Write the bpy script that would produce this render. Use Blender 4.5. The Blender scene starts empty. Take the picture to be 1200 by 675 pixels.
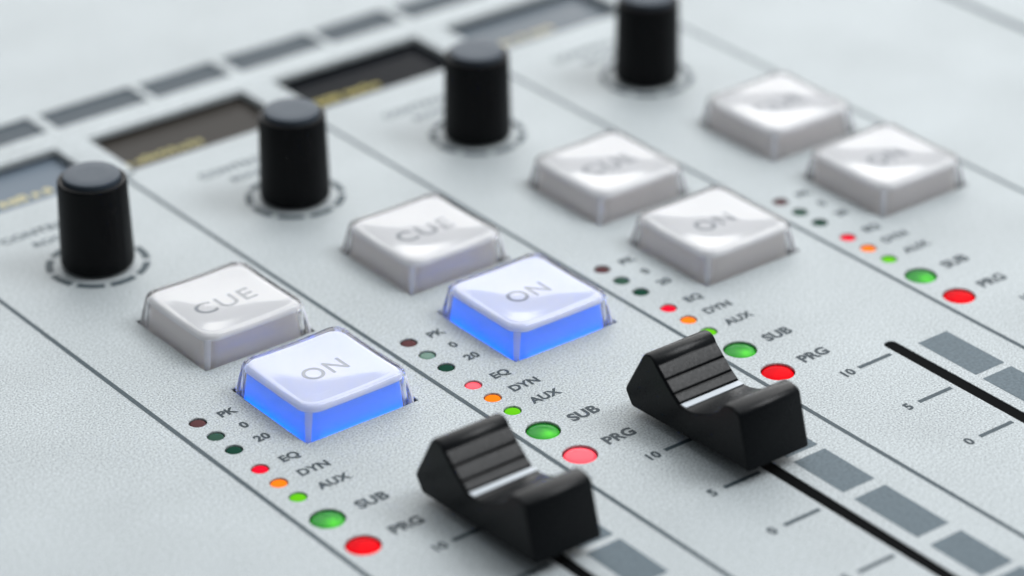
import bpy, bmesh, math, random
from mathutils import Vector, Matrix
from mathutils.geometry import tessellate_polygon

random.seed(7)
MM = 0.001                      # everything below is written in millimetres
scene = bpy.context.scene
COL = scene.collection
PITCH = 33.0                    # width of one channel strip
LINE0 = 7.03                    # x of the first channel's left separator
NCH = 4
PI = math.pi

# ------------------------------------------------------------------ materials
def new_mat(name):
    m = bpy.data.materials.new(name); m.use_nodes = True
    nt = m.node_tree
    return m, nt, nt.nodes['Principled BSDF'], nt.nodes['Material Output']

def plain(name, col, rough=0.5, metal=0.0, coat=0.0, spec=0.5, coat_rough=0.05):
    m, nt, b, _ = new_mat(name)
    b.inputs['Base Color'].default_value = (*col, 1)
    b.inputs['Roughness'].default_value = rough
    b.inputs['Metallic'].default_value = metal
    b.inputs['Coat Weight'].default_value = coat
    b.inputs['Coat Roughness'].default_value = coat_rough
    b.inputs['Specular IOR Level'].default_value = spec
    return m

def grain(nt, b, scale, dist, strength, rough_lo=None, rough_hi=None, col=None, col_amt=0.0):
    """fine grain: bump, roughness and a slight change of the paint's own tone"""
    tc = nt.nodes.new('ShaderNodeTexCoord')
    nz = nt.nodes.new('ShaderNodeTexNoise'); nz.inputs['Scale'].default_value = scale
    nz.inputs['Detail'].default_value = 3; nz.inputs['Roughness'].default_value = 0.6
    nt.links.new(tc.outputs['Object'], nz.inputs['Vector'])
    bp = nt.nodes.new('ShaderNodeBump'); bp.inputs['Strength'].default_value = strength
    bp.inputs['Distance'].default_value = dist
    nt.links.new(nz.outputs['Fac'], bp.inputs['Height'])
    nt.links.new(bp.outputs['Normal'], b.inputs['Normal'])
    if rough_lo is not None:
        mr = nt.nodes.new('ShaderNodeMapRange')
        mr.inputs['From Min'].default_value = 0.3; mr.inputs['From Max'].default_value = 0.7
        mr.inputs['To Min'].default_value = rough_lo; mr.inputs['To Max'].default_value = rough_hi
        nt.links.new(nz.outputs['Fac'], mr.inputs['Value']); nt.links.new(mr.outputs['Result'], b.inputs['Roughness'])
    if col is not None:
        n2 = nt.nodes.new('ShaderNodeTexNoise'); n2.inputs['Scale'].default_value = scale * 0.75
        n2.inputs['Detail'].default_value = 2
        nt.links.new(tc.outputs['Object'], n2.inputs['Vector'])
        n3 = nt.nodes.new('ShaderNodeTexNoise'); n3.inputs['Scale'].default_value = scale / 90
        n3.inputs['Detail'].default_value = 3
        nt.links.new(tc.outputs['Object'], n3.inputs['Vector'])
        ad = nt.nodes.new('ShaderNodeMath'); ad.operation = 'MULTIPLY_ADD'
        nt.links.new(n3.outputs['Fac'], ad.inputs[0]); ad.inputs[1].default_value = 0.14
        nt.links.new(n2.outputs['Fac'], ad.inputs[2])
        rp = nt.nodes.new('ShaderNodeValToRGB')
        rp.color_ramp.elements[0].position = 0.35; rp.color_ramp.elements[1].position = 0.80
        rp.color_ramp.elements[0].color = (*[c * (1 - col_amt) for c in col], 1)
        rp.color_ramp.elements[1].color = (*[min(1, c * (1 + col_amt)) for c in col], 1)
        nt.links.new(ad.outputs[0], rp.inputs['Fac'])
        vo = nt.nodes.new('ShaderNodeTexVoronoi'); vo.inputs['Scale'].default_value = 170      # a few specks of dust
        nt.links.new(tc.outputs['Object'], vo.inputs['Vector'])
        sp = nt.nodes.new('ShaderNodeSeparateColor'); nt.links.new(vo.outputs['Color'], sp.inputs[0])
        sz = nt.nodes.new('ShaderNodeMapRange'); sz.inputs['From Min'].default_value = 0.62; sz.inputs['From Max'].default_value = 1.0
        sz.inputs['To Min'].default_value = 0.0; sz.inputs['To Max'].default_value = 0.034
        nt.links.new(sp.outputs[0], sz.inputs['Value'])
        lt = nt.nodes.new('ShaderNodeMath'); lt.operation = 'LESS_THAN'
        nt.links.new(vo.outputs['Distance'], lt.inputs[0]); nt.links.new(sz.outputs['Result'], lt.inputs[1])
        mk = nt.nodes.new('ShaderNodeMix'); mk.data_type = 'RGBA'
        ml = nt.nodes.new('ShaderNodeMath'); ml.operation = 'MULTIPLY'; ml.inputs[1].default_value = 0.55
        nt.links.new(lt.outputs[0], ml.inputs[0]); nt.links.new(ml.outputs[0], mk.inputs['Factor'])
        nt.links.new(rp.outputs['Color'], mk.inputs['A']); mk.inputs['B'].default_value = (0.10, 0.105, 0.105, 1)
        nt.links.new(mk.outputs['Result'], b.inputs['Base Color'])
    return nz

# painted panel: pale grey texture paint
M_PANEL, nt, b, _ = new_mat('panel_paint')
b.inputs['Specular IOR Level'].default_value = 0.22
grain(nt, b, 5200, 0.00008, 0.42, 0.42, 0.62, (0.376, 0.408, 0.420), 0.46)

def ink(name, col):
    m, nt, b, _ = new_mat(name)
    b.inputs['Specular IOR Level'].default_value = 0.15
    grain(nt, b, 3000, 0.00007, 0.5, 0.45, 0.65, col, 0.22)
    return m
M_INK_DARK = ink('ink_dark', (0.038, 0.052, 0.062))
M_INK_GREY = ink('ink_grey', (0.092, 0.122, 0.142))
M_INK_LINE = ink('ink_line', (0.050, 0.070, 0.082))
M_INK_PALE = ink('ink_pale', (0.085, 0.108, 0.12))
M_LEGEND_INK = plain('legend_ink', (0.27, 0.29, 0.32), 0.6)

M_BLACK, nt, b, _ = new_mat('black_plastic')
b.inputs['Base Color'].default_value = (0.0028, 0.0036, 0.0046, 1)
b.inputs['Specular IOR Level'].default_value = 0.15
grain(nt, b, 2600, 0.00004, 0.3, 0.25, 0.36)
M_KNOB, nt, b, _ = new_mat('knob_plastic')
b.inputs['Base Color'].default_value = (0.003, 0.0033, 0.004, 1)
b.inputs['Specular IOR Level'].default_value = 0.12
grain(nt, b, 2600, 0.00004, 0.3, 0.38, 0.5)
M_KNOB_DISC, nt, b, _ = new_mat('knob_disc')
b.inputs['Base Color'].default_value = (0.048, 0.062, 0.080, 1); b.inputs['Specular IOR Level'].default_value = 0.18
grain(nt, b, 3000, 0.00005, 0.4, 0.42, 0.55)
M_WELL = plain('dark_well', (0.0025, 0.003, 0.0035), 0.8, spec=0.03)
M_SWITCH_LIT = plain('dark_switch_body', (0.03, 0.03, 0.035), 0.6)
M_SWITCH = plain('switch_body', (0.75, 0.74, 0.73), 0.5)
M_STEEL = plain('lever_steel', (0.03, 0.03, 0.033), 0.4, 0.3)
M_CHASSIS = plain('chassis_paint', (0.30, 0.32, 0.33), 0.5)
M_WHITE_LINE = plain('white_line', (0.46, 0.50, 0.54), 0.45)

# clear plastic cap
M_CLEAR, nt, b, out = new_mat('clear_plastic')
b.inputs['Base Color'].default_value = (0.99, 0.99, 1.0, 1)
b.inputs['Roughness'].default_value = 0.075
b.inputs['IOR'].default_value = 1.46
b.inputs['Transmission Weight'].default_value = 1.0
df = nt.nodes.new('ShaderNodeBsdfDiffuse'); df.inputs['Color'].default_value = (0.85, 0.86, 0.92, 1)
m1 = nt.nodes.new('ShaderNodeMixShader'); m1.inputs['Fac'].default_value = 0.05      # slight haze of the plastic itself
nt.links.new(b.outputs[0], m1.inputs[1]); nt.links.new(df.outputs[0], m1.inputs[2]); nt.links.new(m1.outputs[0], out.inputs['Surface'])

def edge_glint(src, name, k):
    m = src.copy(); m.name = name
    for n in m.node_tree.nodes:
        if n.type == 'MIX_SHADER': n.inputs['Fac'].default_value = k
    return m
M_EDGE_GLINT = edge_glint(M_CLEAR, 'clear_plastic_edge', 0.62)  # whiter mix stands in for light caught along the cap's corners

def milky(name, col, tcol, k):
    """thin milky plastic: part of the light is thrown back, part passes through"""
    m, nt, b, out = new_mat(name)
    b.inputs['Base Color'].default_value = (*col, 1); b.inputs['Roughness'].default_value = 0.35
    b.inputs['Specular IOR Level'].default_value = 0.3
    tr = nt.nodes.new('ShaderNodeBsdfTranslucent'); tr.inputs['Color'].default_value = (*tcol, 1)
    mx = nt.nodes.new('ShaderNodeMixShader'); mx.inputs['Fac'].default_value = k
    nt.links.new(b.outputs[0], mx.inputs[1]); nt.links.new(tr.outputs[0], mx.inputs[2])
    nt.links.new(mx.outputs[0], out.inputs['Surface'])
    return m
M_MILKY = milky('milky_diffuser', (0.94, 0.89, 0.85), (0.97, 0.93, 0.90), 0.45)
M_MILKY_BLUE = milky('milky_blue_diffuser', (0.34, 0.46, 0.80), (0.12, 0.66, 1.0), 0.55)
M_LEGEND = milky('legend_film', (0.93, 0.93, 0.93), (0.88, 0.9, 0.97), 0.26)

def glow(name, col, s, base=None, rough=0.25):
    m, nt, b, _ = new_mat(name)
    b.inputs['Base Color'].default_value = (*(base or col), 1)
    b.inputs['Roughness'].default_value = rough
    b.inputs['Emission Color'].default_value = (*col, 1)
    b.inputs['Emission Strength'].default_value = s
    b.inputs['Coat Weight'].default_value = 0.5; b.inputs['Coat Roughness'].default_value = 0.12
    return m
M_BLUE = glow('blue_lamp', (0.0, 0.19, 1.0), 13)
M_UNLIT_LAMP = plain('unlit_lamp', (0.5, 0.5, 0.5), 0.4)
def led(name, col, s, base, rough=0.45, spec=0.0, coat=0.0):
    m = glow(name, col, s, base, rough); b = m.node_tree.nodes['Principled BSDF']
    b.inputs['Specular IOR Level'].default_value = spec; b.inputs['Coat Weight'].default_value = coat
    return m
M_LED = {
    'PK':  led('led_dark_red', (0.12, 0.035, 0.035), 0.10, (0.085, 0.040, 0.042)),
    '0':   led('led_dark_green', (0.03, 0.09, 0.06), 0.10, (0.035, 0.075, 0.055)),
    '20':  led('led_deep_green', (0.01, 0.05, 0.03), 0.10, (0.012, 0.045, 0.030)),
    'EQ':  led('led_red_small', (1.0, 0.004, 0.020), 0.62, (0.30, 0.006, 0.02)),
    'DYN': led('led_orange', (1.0, 0.20, 0.002), 0.80, (0.35, 0.08, 0.01)),
    'AUX': led('led_lime', (0.11, 0.52, 0.002), 0.68, (0.06, 0.22, 0.01)),
    'PRG': led('led_red', (1.0, 0.001, 0.004), 0.95, (0.30, 0.003, 0.008)),
    'PINK': led('led_pale_red', (1.0, 0.03, 0.06), 0.72, (0.42, 0.05, 0.07), 0.4, 0.15, 0.08),  # window glare on the lens, painted in as a paler red
    'PALEGREEN': led('led_pale_green', (0.05, 0.14, 0.10), 0.16, (0.075, 0.15, 0.115), 0.4, 0.2, 0.0),
}
M_GREEN_LENS, nt, b, out = new_mat('green_lens')
b.inputs['Base Color'].default_value = (0.008, 0.16, 0.028, 1); b.inputs['Roughness'].default_value = 0.18
b.inputs['Specular IOR Level'].default_value = 0.12
b.inputs['Emission Color'].default_value = (0.015, 0.26, 0.03, 1); b.inputs['Emission Strength'].default_value = 0.40
b.inputs['Coat Weight'].default_value = 0.04
tr = nt.nodes.new('ShaderNodeBsdfTranslucent'); tr.inputs['Color'].default_value = (0.28, 0.9, 0.03, 1)
mx = nt.nodes.new('ShaderNodeMixShader'); mx.inputs['Fac'].default_value = 0.4
nt.links.new(b.outputs[0], mx.inputs[1]); nt.links.new(tr.outputs[0], mx.inputs[2]); nt.links.new(mx.outputs[0], out.inputs['Surface'])
M_RED_LENS, nt, b, out = new_mat('red_lens')
b.inputs['Base Color'].default_value = (0.16, 0.002, 0.006, 1); b.inputs['Roughness'].default_value = 0.3
b.inputs['Specular IOR Level'].default_value = 0.02
b.inputs['Emission Color'].default_value = (1.0, 0.001, 0.010, 1); b.inputs['Emission Strength'].default_value = 0.8
tr = nt.nodes.new('ShaderNodeBsdfTranslucent'); tr.inputs['Color'].default_value = (1.0, 0.01, 0.02, 1)
mx = nt.nodes.new('ShaderNodeMixShader'); mx.inputs['Fac'].default_value = 0.4
nt.links.new(b.outputs[0], mx.inputs[1]); nt.links.new(tr.outputs[0], mx.inputs[2]); nt.links.new(mx.outputs[0], out.inputs['Surface'])
M_RED_CHIP = glow('red_chip', (1.0, 0.01, 0.01), 8)
M_GREEN_CHIP = glow('green_chip', (0.45, 1.0, 0.02), 7)

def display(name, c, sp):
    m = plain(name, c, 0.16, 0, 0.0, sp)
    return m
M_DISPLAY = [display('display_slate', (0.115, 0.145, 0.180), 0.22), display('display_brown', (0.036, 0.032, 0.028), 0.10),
             display('display_black', (0.004, 0.005, 0.007), 0.04), display('display_grey', (0.085, 0.105, 0.125), 0.22)]  # each pane's differing room reflection is put into its base colour
M_YELLOW = [plain('yellow_pale', (0.50, 0.43, 0.15), 0.4), plain('yellow_dim', (0.28, 0.24, 0.03), 0.4),
            plain('yellow_strong', (0.36, 0.29, 0.0), 0.4), plain('yellow_faded', (0.42, 0.36, 0.18), 0.4)]
M_RECESS = plain('recess_slate', (0.020, 0.036, 0.050), 0.5, 0, 0, 0.2)

# ------------------------------------------------------------------ mesh helpers
def link(name, bm, mat, parent=None, smooth=None, loc=None, scale=MM):
    if scale != 1: bmesh.ops.scale(bm, vec=(scale,) * 3, verts=bm.verts)
    bmesh.ops.recalc_face_normals(bm, faces=bm.faces)
    me = bpy.data.meshes.new(name); bm.to_mesh(me); bm.free()
    me.materials.append(mat)
    if smooth is not None:
        for p in me.polygons: p.use_smooth = True
        me.set_sharp_from_angle(angle=math.radians(smooth))
    o = bpy.data.objects.new(name, me); COL.objects.link(o)
    if parent is not None: o.parent = parent
    if loc: o.location = Vector(loc) * MM
    return o

def box(bm, x0, x1, y0, y1, z0, z1):
    r = bmesh.ops.create_cube(bm, size=1)
    for v in r['verts']:
        v.co = Vector(((x0 + x1) / 2 + v.co.x * (x1 - x0), (y0 + y1) / 2 + v.co.y * (y1 - y0), (z0 + z1) / 2 + v.co.z * (z1 - z0)))

def rrect(h, r, n=6, hy=None):
    """points of a rounded rectangle of half sizes h, hy and corner radius r"""
    hy = h if hy is None else hy
    pts = []
    for q, (sx, sy) in enumerate(((1, 1), (-1, 1), (-1, -1), (1, -1))):
        for i in range(n + 1):
            a = (q + i / n) * PI / 2
            pts.append((sx * (h - r) + r * math.cos(a), sy * (hy - r) + r * math.sin(a)))
    return pts

def densify(pts, m=8, n=6):
    out = []
    for i, p in enumerate(pts):
        q = pts[(i + 1) % len(pts)]
        k = m if i % (n + 1) == n else 1          # straight sides only
        for j in range(k):
            out.append((p[0] + (q[0] - p[0]) * j / k, p[1] + (q[1] - p[1]) * j / k))
    return out

def loft(bm, rings, cap_first=False, cap_last=True):
    vs = [[bm.verts.new(p) for p in r] for r in rings]
    n = len(vs[0])
    for a, b2 in zip(vs, vs[1:]):
        for i in range(n):
            bm.faces.new((a[i], a[(i + 1) % n], b2[(i + 1) % n], b2[i]))
    def fan(r):
        c = bm.verts.new(sum((v.co for v in r), Vector()) / n)
        for i in range(n): bm.faces.new((r[i], r[(i + 1) % n], c))
    if cap_last: fan(vs[-1])
    if cap_first: fan(vs[0])

def lathe(bm, prof, n=64, squash=None):
    rings = []
    for r, z in prof:
        rings.append([(r * math.cos(2 * PI * i / n), r * math.sin(2 * PI * i / n), z) for i in range(n)])
    loft(bm, rings)

def flat_poly(bm, pts, z):
    f = bm.faces.new([bm.verts.new((x, y, z)) for x, y in pts]); return f

def text_bm(bm, s, cx, cy, z, cap, bold=0.045, spacing=1.04, thick=0.0, width=None):
    """lettering: built-in font outlines, centred on (cx, cy), capital height cap (mm)"""
    cu = bpy.data.curves.new('lettering_outline', 'FONT'); cu.body = s; cu.offset = bold; cu.space_character = spacing
    cu.resolution_u = 6; cu.fill_mode = 'FRONT'
    o = bpy.data.objects.new('lettering_outline', cu); COL.objects.link(o)
    dg = bpy.context.evaluated_depsgraph_get()
    me = bpy.data.meshes.new_from_object(o.evaluated_get(dg))
    xs = [v.co.x for v in me.vertices]; ys = [v.co.y for v in me.vertices]
    k = cap / 0.72
    kx = k if width is None else width / (max(xs) - min(xs))
    ox = (max(xs) + min(xs)) / 2; oy = 0.36
    t = bmesh.new(); t.from_mesh(me)
    for v in t.verts: v.co = Vector(((v.co.x - ox) * kx + cx, (v.co.y - oy) * k + cy, z))
    me2 = bpy.data.meshes.new('lettering_tmp'); t.to_mesh(me2); t.free(); bm.from_mesh(me2)
    bpy.data.objects.remove(o); bpy.data.curves.remove(cu); bpy.data.meshes.remove(me); bpy.data.meshes.remove(me2)

def adopt(o, parent, loc=None):
    o.parent = parent
    if loc: o.location = Vector(loc) * MM
    return o

def copy_part(o, parent, loc=None):
    c = o.copy(); COL.objects.link(c); c.parent = parent
    if loc: c.location = Vector(loc) * MM
    for ch in list(o.children): copy_part(ch, c)
    return c

# ------------------------------------------------------------------ layout
def chx(k, rel): return LINE0 + k * PITCH + rel
LED_X, KNOB_X, BTN_X, SLOT_X = 3.50, 16.05, 20.07, 33.0 - 13.03
KNOB_Y, CUE_Y, ON_Y = 94.3, 68.6, 45.6
LEDS = [('PK', 49.73, 1.20), ('0', 45.60, 1.20), ('20', 41.49, 1.20), ('EQ', 35.70, 1.20), ('DYN', 31.60, 1.20), ('AUX', 27.48, 1.20),
        ('SUB', 21.25, 2.28), ('PRG', 13.90, 2.28)]
TEXTS = {'PK': (7.85, 49.6, 1.45), '0': (7.75, 45.7, 1.45), '20': (7.85, 41.8, 1.45), 'EQ': (7.95, 35.85, 1.45), 'DYN': (8.75, 31.8, 1.5),
         'AUX': (8.95, 27.8, 1.5), 'SUB': (10.1, 21.4, 1.8), 'PRG': (10.1, 14.35, 1.8)}
WIN = (2.3, 29.4, 116.0, 128.6)          # display opening, relative x0 x1, y0 y1
REAR = ((0.9, 17.2), (18.4, 32.2)); REAR_Y = (134.5, 141.4)
HB = 8.7                                 # half size of a button opening

console = bpy.data.objects.new('mixing_console', None); COL.objects.link(console)
console['label'] = 'pale grey broadcast mixing console with black knobs, square clear-capped buttons and sliding faders'
console['category'] = 'mixing console'

# ------------------------------------------------------------------ top panel, one sheet with real openings
holes = []
def circ(cx, cy, r, n=40): return [(cx + r * math.cos(2 * PI * i / n), cy + r * math.sin(2 * PI * i / n)) for i in range(n)]
for k in range(NCH):
    for y in (CUE_Y, ON_Y):
        holes.append([(chx(k, BTN_X) + sx * HB, y + sy * HB) for sx, sy in ((1, 1), (-1, 1), (-1, -1), (1, -1))])
    for n, y, r in LEDS: holes.append(circ(chx(k, LED_X), y, r))
    sx = chx(k, SLOT_X); w = 0.98
    holes.append([(sx + w * math.cos(a), 9.9 + w * math.sin(a)) for a in [PI * i / 12 for i in range(13)]] +
                 [(sx + w * math.cos(a), -95 + w * math.sin(a)) for a in [PI + PI * i / 12 for i in range(13)]])
    x0, x1, y0, y1 = WIN
    holes.append([(chx(k, (x0 + x1) / 2) + px, (y0 + y1) / 2 + py) for px, py in rrect((x1 - x0) / 2, 0.35, 4, (y1 - y0) / 2)])
for k in range(-1, NCH):
    for a, c in REAR:
        holes.append([(chx(k, a), REAR_Y[0]), (chx(k, c), REAR_Y[0]), (chx(k, c), REAR_Y[1]), (chx(k, a), REAR_Y[1])])
# the display strip goes on to the left of the first channel
x0, x1, y0, y1 = WIN
PX0, PX1, PY0, PY1 = -110, 300, -110, 330
cu = bpy.data.curves.new('panel_outline', 'CURVE'); cu.dimensions = '2D'; cu.fill_mode = 'BOTH'; cu.extrude = 0.25
for pts in [[(PX0, PY0), (PX1, PY0), (PX1, PY1), (PX0, PY1)]] + holes:
    s = cu.splines.new('POLY'); s.points.add(len(pts) - 1); s.use_cyclic_u = True
    for p, q in zip(s.points, pts): p.co = (q[0], q[1], 0, 1)
tmp = bpy.data.objects.new('panel_outline', cu); COL.objects.link(tmp)
me = bpy.data.meshes.new_from_object(tmp.evaluated_get(bpy.context.evaluated_depsgraph_get()))
bpy.data.objects.remove(tmp); bpy.data.curves.remove(cu)
bm = bmesh.new(); bm.from_mesh(me); bpy.data.meshes.remove(me)
bmesh.ops.translate(bm, vec=(0, 0, -0.25), verts=bm.verts)
bmesh.ops.remove_doubles(bm, verts=bm.verts, dist=1e-4)
panel = link('top_panel', bm, M_PANEL, console)

# printing on the panel
INKZ = 0.022
def print_text(kind, t, x, y, cap, mat, **kw):
    bm = bmesh.new(); text_bm(bm, t, 0, 0, INKZ, cap, **kw)
    link(kind, bm, mat, panel, loc=(x, y, 0))
def print_rect(kind, xa, xb, ya, yb, mat):
    bm = bmesh.new(); flat_poly(bm, [(xa, ya), (xb, ya), (xb, yb), (xa, yb)], INKZ)
    link(kind, bm, mat, panel)
for k in range(5):
    x = chx(k, 0)
    print_rect('separator_line', x - 0.34, x + 0.34, -110, 115.2 if k < 4 else 330, M_INK_LINE)
print_rect('separator_line', 180.4, 181.8, -110, 330, M_INK_LINE)
for k in range(NCH):
    for n, (x, y, c) in TEXTS.items():
        print_text('printed_number' if n.isdigit() else 'printed_word', n, chx(k, x), y, c, M_INK_DARK)
    for n, y in (('10', 8.05), ('5', -2.95), ('0', -13.75), ('5', -26.6)):
        print_text('printed_number', n, chx(k, 10.45), y, 1.5, M_INK_DARK)
    print_text('printed_word', 'CONTROL', chx(k, 14.6), 107.9, 1.7, M_INK_PALE, spacing=1.1)
    print_text('printed_word', 'ROOM', chx(k, 14.9), 104.4, 1.5, M_INK_PALE)
    for y in (8.1, -3.0, -13.8, -26.6, -39.4):
        print_rect('scale_tick', chx(k, 12.35), chx(k, 18.15), y - .33, y + .33, M_INK_LINE)
    for ya, yb in ((8.0, -2.65), (-3.85, -12.8), (-14.65, -25.55), (-27.6, -36.1), (-37.4, -47)):
        print_rect('scale_block', chx(k, 22.95), chx(k, 28.2), yb, ya, M_INK_GREY)

for k in range(NCH):
    bm = bmesh.new()
    for j in range(9):
        a0 = math.radians(-30 + 40 * j + 3.5); a1 = math.radians(-30 + 40 * (j + 1) - 3.5)
        N = 8
        for i in range(N):
            p, q = a0 + (a1 - a0) * i / N, a0 + (a1 - a0) * (i + 1) / N
            flat_poly(bm, [(r * math.cos(t), r * math.sin(t)) for r, t in ((6.15, p), (7.25, p), (7.25, q), (6.15, q))], INKZ)
    link('dial_ring', bm, M_INK_LINE, panel, loc=(chx(k, KNOB_X), KNOB_Y, 0))

# chassis and dark inner board
bm = bmesh.new(); box(bm, PX0 + 1, PX1 - 1, PY0 + 1, PY1 - 1, -62, -3.6)
link('chassis', bm, M_CHASSIS, console)
bm = bmesh.new(); box(bm, PX0 + 2, PX1 - 2, PY0 + 2, PY1 - 2, -3.59, -3.2)
link('inner_board', bm, M_WELL, console)
for k in range(NCH):
    bm = bmesh.new(); box(bm, chx(k, SLOT_X) - 0.95, chx(k, SLOT_X) + 0.95, -94.5, 9.95, -3.1, -0.10)
    bmesh.ops.create_cone(bm, cap_ends=True, segments=32, radius1=0.94, radius2=0.94, depth=2.98, matrix=Matrix.Translation((chx(k, SLOT_X), 9.9, -1.60)))
    link('fader_track', bm, M_WELL, console)

# rear recess fillings
for k in range(-1, NCH):
    for a, c in REAR:
        bm = bmesh.new(); box(bm, chx(k, a) + .02, chx(k, c) - .02, REAR_Y[0] + .02, REAR_Y[1] - .02, -2.6, -0.32)
        o = link('rear_insert', bm, M_RECESS, console)

# raised trim round the displays: a strip behind them with a bar between each two
pts = [(PX0 + 2, 134.35), (PX0 + 2, 128.75)]
for k in range(NCH):
    xa = chx(k - 1, WIN[1]) + 0.15 if k else chx(-1, WIN[1]); xb = chx(k, WIN[0]) - 0.15
    pts += [(xa, 128.75), (xa, 115.4), (xb, 115.4), (xb, 128.75)]
xa = chx(NCH - 1, WIN[1]) + 0.15
pts += [(xa, 128.75), (xa, 115.4), (chx(NCH, 0) - .2, 115.4), (chx(NCH, 0) - .2, 134.35)]
cu = bpy.data.curves.new('trim_outline', 'CURVE'); cu.dimensions = '2D'; cu.fill_mode = 'BOTH'; cu.extrude = 0.02
cu.bevel_depth = 0.2; cu.bevel_resolution = 2; cu.offset = -0.2
sp = cu.splines.new('POLY'); sp.points.add(len(pts) - 1); sp.use_cyclic_u = True
for p, q in zip(sp.points, pts): p.co = (q[0], q[1], 0, 1)
tmp = bpy.data.objects.new('trim_outline', cu); COL.objects.link(tmp)
me = bpy.data.meshes.new_from_object(tmp.evaluated_get(bpy.context.evaluated_depsgraph_get()))
bpy.data.objects.remove(tmp); bpy.data.curves.remove(cu)
bm = bmesh.new(); bm.from_mesh(me); bpy.data.meshes.remove(me)
bmesh.ops.remove_doubles(bm, verts=bm.verts, dist=1e-4)
bmesh.ops.translate(bm, vec=(0, 0, 0.225), verts=bm.verts)
trim = link('display_trim', bm, M_PANEL, console, 50)

# ------------------------------------------------------------------ displays
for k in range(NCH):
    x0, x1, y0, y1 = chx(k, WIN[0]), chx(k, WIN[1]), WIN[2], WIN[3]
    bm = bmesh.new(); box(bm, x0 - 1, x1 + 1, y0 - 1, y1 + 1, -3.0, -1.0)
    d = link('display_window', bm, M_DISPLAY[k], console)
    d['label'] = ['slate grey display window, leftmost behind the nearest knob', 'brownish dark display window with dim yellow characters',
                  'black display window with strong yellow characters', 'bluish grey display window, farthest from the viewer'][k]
    bm = bmesh.new(); x = x0 + 0.8 + (11 if k == 0 else 0); lim = x0 + (20 if k == 0 else 14.5)
    rnd = random.Random(k + 3)
    if k == 0: x, lim = x0 + 12.8, x0 + 20.5
    while x < lim:                                  # unreadable blurred characters
        w = rnd.uniform(0.75, 1.5); h = rnd.uniform(1.0, 1.75)
        for sx in (0, w - 0.35):
            flat_poly(bm, [(x + sx, 119.1), (x + sx + 0.35, 119.1), (x + sx + 0.35, 119.1 + h), (x + sx, 119.1 + h)], -0.98)
        flat_poly(bm, [(x + .36, 119.1), (x + w - .36, 119.1), (x + w - .36, 119.5), (x + .36, 119.5)], -0.98)
        flat_poly(bm, [(x + .36, 118.7 + h), (x + w - .36, 118.7 + h), (x + w - .36, 119.1 + h), (x + .36, 119.1 + h)], -0.98)
        x += w + rnd.choice((0.3, 0.35, 0.5, 1.0))
    link('display_characters', bm, M_YELLOW[k], d)

# ------------------------------------------------------------------ rotary knobs
def make_knob():
    bm = bmesh.new()
    n = 96
    prof = [(4.55, 0.35), (4.98, 0.45), (5.12, 0.9), (5.08, 2.5), (4.80, 12.6), (4.76, 12.95), (4.64, 13.12), (4.40, 13.18), (4.15, 13.12), (4.05, 12.9)]
    rings = []
    for r, z in prof:
        ring = []
        for i in range(n):
            a = 2 * PI * i / n
            # a shallow pointer ridge and soft facets, as moulded knobs have
            d = math.atan2(math.sin(a - math.radians(-70)), math.cos(a - math.radians(-70)))
            rr = r + (0.10 * math.exp(-(d / 0.045) ** 2) if 0.8 < z < 12.7 else 0)
            ring.append((rr * math.cos(a), rr * math.sin(a), z))
        rings.append(ring)
    loft(bm, rings, cap_first=True)
    o = link('rotary_knob', bm, M_KNOB, None, 40)
    bm = bmesh.new()
    lathe(bm, [(3.95, 12.7), (3.95, 13.62), (3.9, 13.80), (3.78, 13.86), (2.0, 13.85)], 72)
    link('cap_disc', bm, M_KNOB_DISC, o, 40)
    bm = bmesh.new(); lathe(bm, [(1.6, -2.9), (1.6, 0.6)], 24)
    link('shaft', bm, M_STEEL, o, 40)
    return o
knob_names = ['nearest black rotary knob, sharpest of the row', 'black rotary knob in front of the brown display window',
              'black rotary knob in front of the black display window', 'farthest black rotary knob, beside the bluish grey display window']
for k in range(NCH):
    if k == 0: kn = make_knob(); o = adopt(kn, console, (chx(0, KNOB_X), KNOB_Y, 0))
    else: o = copy_part(kn, console, (chx(k, KNOB_X), KNOB_Y, 0))
    o.rotation_euler.z = math.radians((0, 14, -9, 5)[k])
    o['label'] = knob_names[k]

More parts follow.
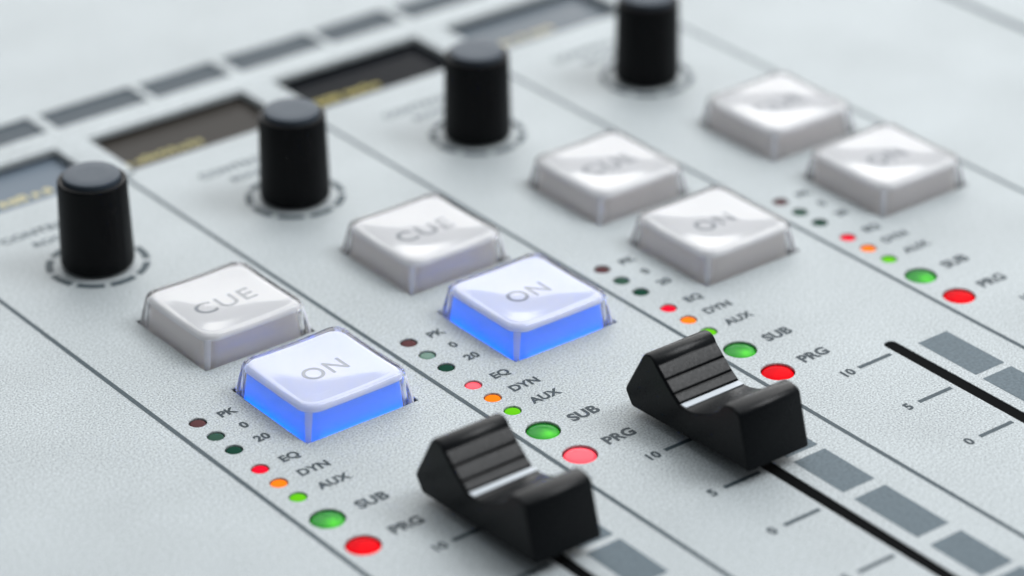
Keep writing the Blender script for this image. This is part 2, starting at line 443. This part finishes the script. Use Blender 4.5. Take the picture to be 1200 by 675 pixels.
# ------------------------------------------------------------------ push buttons
def ztop(x, y): return 0.0045 * (x * x + y * y)
def shell_rings(levels, n=7):
    rings = []
    for h, r, z, w in levels:
        rings.append([(x, y, z + w * ztop(x, y)) for x, y in densify(rrect(h, r, n), 10, n)])
    return rings
def make_button(word, lit):
    # milky block inside the cap: open underneath, a lamp under it
    bm = bmesh.new()
    loft(bm, shell_rings([(7.86, 1.9, -1.45, 0), (7.79, 1.9, 0.2, 0), (7.66, 1.9, 1.4, 0.0), (7.42, 1.85, 3.02, 0.2)]), cap_last=False)
    o = link('push_button', bm, M_MILKY_BLUE if lit else M_MILKY, None, 50)
    bm = bmesh.new()
    loft(bm, shell_rings([(7.42, 1.85, 3.02, 0.2), (7.36, 1.85, 3.18, .5), (7.22, 1.85, 3.30, .8), (6.9, 1.8, 3.36, 1), (4.5, 1.2, 3.35, 1), (2.6, 0.7, 3.35, 1), (1.0, 0.3, 3.35, 1)]))
    f = link('legend_film', bm, M_LEGEND, o, 60)
    bm = bmesh.new()
    text_bm(bm, word, 0, 0, 0, 3.05, bold=0.014, spacing=1.12, width=9.0 if word == 'CUE' else 6.3)
    for v in bm.verts: v.co.z = 3.37 + ztop(v.co.x, v.co.y)
    link('legend', bm, M_LEGEND_INK, o)
    # clear cap: solid outer skin with a hollow inside
    bm = bmesh.new()
    outer = [(8.55, 1.2, -1.1, 0), (8.53, 1.2, 0.0, 0), (8.32, 1.3, 1.4, 0), (8.06, 1.45, 2.9, 0.1), (7.97, 1.55, 3.40, 0.4), (7.88, 1.7, 3.66, 0.7),
             (7.70, 1.85, 3.85, 1), (7.45, 1.95, 3.93, 1), (6.9, 1.9, 3.94, 1), (5.4, 1.6, 3.90, 1), (3.6, 1.1, 3.87, 1), (1.8, 0.6, 3.87, 1)]
    # the block is set into the cap's roof; only a thin air gap is left along the walls
    inner = [(8.02, 2.0, -1.1, 0), (7.97, 2.0, 0.0, 0), (7.82, 2.0, 1.4, 0), (7.62, 1.95, 2.7, 0.1), (7.45, 1.9, 3.0, 0.2)]
    a, c = shell_rings(outer), shell_rings(inner)
    loft(bm, a); loft(bm, c)
    bm.verts.ensure_lookup_table()
    n = len(a[0]); no = len(a) * n + 1
    for i in range(n):
        bm.faces.new((bm.verts[i], bm.verts[(i + 1) % n], bm.verts[no + (i + 1) % n], bm.verts[no + i]))
    cc = link('clear_cap', bm, M_CLEAR, o, 50)
    cc.data.materials.append(M_EDGE_GLINT)                     # bright reflected strip on the upright edges, painted as whiter haze
    for p in cc.data.polygons:
        c3 = p.center / MM
        if abs(p.normal.x) > 0.45 and abs(p.normal.y) > 0.45 and c3.z < 3.3 and max(abs(c3.x), abs(c3.y)) > 7.3 and (p.normal.x * c3.x) > 0: p.material_index = 1
    # lamp ring just under the block's walls
    bm = bmesh.new()
    for s in range(4):
        r = Matrix.Rotation(s * PI / 2, 4, 'Z')
        t = bmesh.new(); box(t, -6.2, 6.2, 6.9, 7.45, -1.4, -0.8); bmesh.ops.transform(t, matrix=r, verts=t.verts)
        mm = bpy.data.meshes.new('tmp'); t.to_mesh(mm); t.free(); bm.from_mesh(mm); bpy.data.meshes.remove(mm)
    link('button_lamp', bm, M_BLUE if lit else M_UNLIT_LAMP, o)
    bm = bmesh.new(); box(bm, -6.9, 6.9, -6.9, 6.9, -3.0, -1.5)
    link('switch_body', bm, M_SWITCH_LIT if lit else M_SWITCH, o)
    return o
btn = {}
LIT = {0: True, 1: True}
where = ['nearest', 'second', 'third', 'farthest']
for k in range(NCH):
    for word, y in (('CUE', CUE_Y), ('ON', ON_Y)):
        lit = word == 'ON' and LIT.get(k, False)
        key = (word, lit)
        loc = (chx(k, BTN_X), y, 0)
        if key not in btn: o = btn[key] = adopt(make_button(word, lit), console, loc)
        else: o = copy_part(btn[key], console, loc)
        o['label'] = ('square button marked %s, lit blue, in the %s channel strip' if lit else 'unlit white square button marked %s in the %s channel strip') % (word, where[k])

# ------------------------------------------------------------------ indicator lamps
lamp_mesh = {}
def make_lamp(r, z, dome):
    bm = bmesh.new()
    R = r - 0.16
    lathe(bm, [(R, -1.6), (R, z - dome), (R * 0.93, z - dome * 0.55), (R * 0.75, z - dome * 0.22), (R * 0.5, z - dome * 0.07), (R * .22, z)], 40)
    return bm
def lamp_text(n): return {'PK': 'unlit dark red peak lamp beside the letters PK', '0': 'unlit dull green lamp beside the figure 0', '20': 'unlit deep green lamp beside the figure 20',
    'EQ': 'small lit red lamp beside EQ', 'DYN': 'small lit orange lamp beside DYN', 'AUX': 'small lit lime green lamp beside AUX', 'SUB': 'large lit green lamp beside SUB', 'PRG': 'large lit red lamp beside PRG'}[n]
for k in range(NCH):
    for n, y, r in LEDS:
        big = r > 2
        mat = M_GREEN_LENS if n == 'SUB' else M_RED_LENS if n == 'PRG' else M_LED[n]
        if k == 1 and n in ('EQ', 'PRG'): mat = M_LED['PINK']
        if k == 1 and n == '0': mat = M_LED['PALEGREEN']
        key = (big, mat.name)
        loc = (chx(k, LED_X), y, 0)
        if key not in lamp_mesh:
            o = link('indicator_lamp', make_lamp(r, -0.06 if big else -0.08, 0.38 if big else 0.2), mat, console, 50, loc)
            lamp_mesh[key] = o
            if mat in (M_GREEN_LENS, M_RED_LENS):
                bm = bmesh.new(); lathe(bm, [(0.5, -1.3), (0.5, -1.0), (0.3, -0.9)], 16); bmesh.ops.translate(bm, vec=(0.15, -0.95, 0), verts=bm.verts)
                link('light_chip', bm, M_GREEN_CHIP if n == 'SUB' else M_RED_CHIP, o)
        else: o = copy_part(lamp_mesh[key], console, loc)
        o['label'] = lamp_text(n) + ' in the %s channel strip' % where[k]

# ------------------------------------------------------------------ fader caps
def arc(cx, cy, r, a0, a1, n=6):
    return [(cx + r * math.cos(math.radians(a0 + (a1 - a0) * i / n)), cy + r * math.sin(math.radians(a0 + (a1 - a0) * i / n))) for i in range(n + 1)]
# side outline (y, z) in mm, y measured along the channel
OUT = [(-4.4, 1.9), (-2.75, 8.55), (-2.6, 8.98), (-2.25, 9.28), (-1.7, 9.47), (-0.9, 9.58), (-0.2, 9.52), (0.35, 9.25), (0.85, 8.75), (1.35, 8.1),
       (2.0, 7.45), (2.9, 6.85), (4.0, 6.3), (5.2, 5.8), (6.4, 5.45), (7.35, 5.34)]
BASE = {}
def RIB(g): return ((-.24, 0), (0, .7 * g), (.05, 1.6 * g), (.06, 3 * g), (.06, 1 - 3 * g), (.05, 1 - 1.6 * g), (0, 1 - .7 * g))
def band(p, q):
    """one rib: a nearly flat band with a thin groove at its lower end"""
    dy, dz = q[0] - p[0], q[1] - p[1]; L = math.hypot(dy, dz); ny, nz = -dz / L, dy / L
    g = 0.10 / L
    for u, v in RIB(g):
        BASE[(p[0] + dy * v + ny * u, p[1] + dz * v + nz * u)] = (p[0] + dy * v, p[1] + dz * v)
    return [(p[0] + dy * v + ny * u, p[1] + dz * v + nz * u) for u, v in RIB(g)]
OUT += [(8.5, 5.40)] + band((8.55, 5.5), (9.75, 6.3)) + band((9.75, 6.3), (11.35, 7.6)) + band((11.35, 7.6), (12.95, 9.0))
OUT += [(12.99, 9.05), (13.1, 9.25), (13.45, 9.6), (13.85, 9.84), (14.4, 9.95), (15.0, 9.85), (15.45, 9.55), (15.85, 9.0)]
OUT += [(18.75, 3.55), (18.9, 3.05), (18.75, 2.6), (17.75, 1.2), (17.3, 1.0)]
def make_fader():
    bm = bmesh.new()
    HW = 5.0; e = 0.28
    cy = sum(p[0] for p in OUT) / len(OUT)
    # body as rings along x with eased edges
    vs = []
    def inset(d):
        if d == 0: return OUT
        out = []
        n = len(OUT); B = [BASE.get(p, p) for p in OUT]                  # the grooves run out before the cap's side faces
        for i, p in enumerate(B):
            a, c = B[i - 1], B[(i + 1) % n]
            t = Vector((c[0] - a[0], c[1] - a[1])).normalized(); nn = Vector((-t.y, t.x))      # outline runs clockwise seen from -x
            out.append((p[0] - nn.x * d, p[1] - nn.y * d))
        return out
    area = sum(OUT[i - 1][0] * OUT[i][1] - OUT[i][0] * OUT[i - 1][1] for i in range(len(OUT)))
    sg = 1 if area < 0 else -1
    for x, d in ((-HW, e), (-HW + .08, e * .42), (-HW + .28, 0), (HW - .28, 0), (HW - .08, e * .42), (HW, e)):
        vs.append([bm.verts.new((x, y, z)) for y, z in inset(d * sg)])
    n = len(OUT)
    for a, c in zip(vs, vs[1:]):
        for i in range(n): bm.faces.new((a[i], a[(i + 1) % n], c[(i + 1) % n], c[i]))
    for r in (vs[0], vs[-1]):
        for t in tessellate_polygon([[Vector((v.co.y, v.co.z, 0)) for v in r]]): bm.faces.new([r[i] for i in t])
    o = link('fader_cap', bm, M_BLACK, None, 32)
    for p in o.data.polygons:
        if abs(p.normal.x) > 0.98: p.use_smooth = False
    bm = bmesh.new()
    pts = [(7.38, 5.31), (8.5, 5.35)]
    box(bm, -HW + .26, HW - .26, 7.45, 8.45, 5.1, 5.44)
    link('indicator_line', bm, M_WHITE_LINE, o)
    bm = bmesh.new(); box(bm, -0.62, 0.62, 2.0, 11.5, -0.09, 3.5)
    link('fader_lever', bm, M_STEEL, o)
    return o
fd = adopt(make_fader(), console, (chx(0, SLOT_X) - 0.1, 0, 0))
fd['label'] = 'black ribbed fader cap with white line in the nearest channel strip'
f2 = copy_part(fd, console, (chx(1, SLOT_X) - 0.1, 0, 0))
f2['label'] = 'black ribbed fader cap with white line in the second channel strip'

# ------------------------------------------------------------------ light
w = bpy.data.worlds.new('World'); scene.world = w; w.use_nodes = True
wn = w.node_tree; bg = wn.nodes['Background']; bg.inputs['Strength'].default_value = 1.0
tc = wn.nodes.new('ShaderNodeTexCoord'); vm = wn.nodes.new('ShaderNodeVectorMath'); vm.operation = 'DOT_PRODUCT'
vm.inputs[1].default_value = (0.50, 0.60, 0.62)             # a dim room, lighter on the window side
wn.links.new(tc.outputs['Generated'], vm.inputs[0])
mr = wn.nodes.new('ShaderNodeMapRange'); mr.interpolation_type = 'SMOOTHSTEP'
mr.inputs['From Min'].default_value = -0.75; mr.inputs['From Max'].default_value = 0.9
mr.inputs['To Min'].default_value = 0.0; mr.inputs['To Max'].default_value = 1.0
wn.links.new(vm.outputs['Value'], mr.inputs['Value'])
wm = wn.nodes.new('ShaderNodeMix'); wm.data_type = 'RGBA'
wm.inputs['A'].default_value = (0.105, 0.112, 0.120, 1); wm.inputs['B'].default_value = (0.36, 0.39, 0.41, 1)
wn.links.new(mr.outputs['Result'], wm.inputs['Factor']); wn.links.new(wm.outputs['Result'], bg.inputs['Color'])

def area(name, az, el, dist, sx, sy, power, col, target=(85, 60, 0)):
    L = bpy.data.lights.new(name, 'AREA'); L.shape = 'RECTANGLE'; L.size = sx; L.size_y = sy; L.energy = power; L.color = col
    o = bpy.data.objects.new(name, L); COL.objects.link(o)
    a, e = math.radians(az), math.radians(el)
    d = Vector((math.cos(e) * math.cos(a), math.cos(e) * math.sin(a), math.sin(e)))
    o.location = Vector(target) * MM + d * dist
    o.rotation_euler = d.to_track_quat('Z', 'Y').to_euler()
    return o
area('window_softbox', 50, 46, 1.1, 1.3, 0.70, 9.0, (1.0, 0.99, 0.98))
area('low_window', 52, 14, 1.2, 1.5, 0.32, 5.0, (1.0, 0.99, 0.98))
area('overhead_softbox', 20, 80, 1.2, 0.9, 0.9, 4.5, (0.95, 0.98, 1.0))
area('side_softbox', -32, 50, 1.1, 0.55, 0.45, 7.5, (0.97, 0.985, 1.0))

# ------------------------------------------------------------------ camera
cam = bpy.data.cameras.new('camera'); co = bpy.data.objects.new('camera', cam); COL.objects.link(co)
az, el, roll = 0.9102, 0.4974, -0.0046
d = Vector((math.cos(el) * math.cos(az), math.cos(el) * math.sin(az), -math.sin(el)))
r = d.cross(Vector((0, 0, 1))).normalized(); u = r.cross(d)
r2 = math.cos(roll) * r + math.sin(roll) * u; u2 = -math.sin(roll) * r + math.cos(roll) * u
M = Matrix((r2, u2, -d)).transposed().to_4x4(); M.translation = Vector((-166.9752, -243.4219, 203.9261)) * MM
co.matrix_world = M
cam.sensor_width = 36; cam.lens = 3683.31 / 1200 * 36
cam.clip_start = 0.02; cam.clip_end = 20
cam.dof.use_dof = True; cam.dof.focus_distance = 0.4005; cam.dof.aperture_fstop = 11.5
scene.camera = co

scene.render.engine = 'CYCLES'
scene.cycles.max_bounces = 28; scene.cycles.transmission_bounces = 24; scene.cycles.glossy_bounces = 8; scene.cycles.diffuse_bounces = 10
scene.cycles.caustics_refractive = True; scene.cycles.caustics_reflective = True
scene.cycles.use_denoising = True
scene.view_settings.view_transform = 'Standard'; scene.view_settings.look = 'None'
scene.view_settings.exposure = 0.08; scene.view_settings.gamma = 1
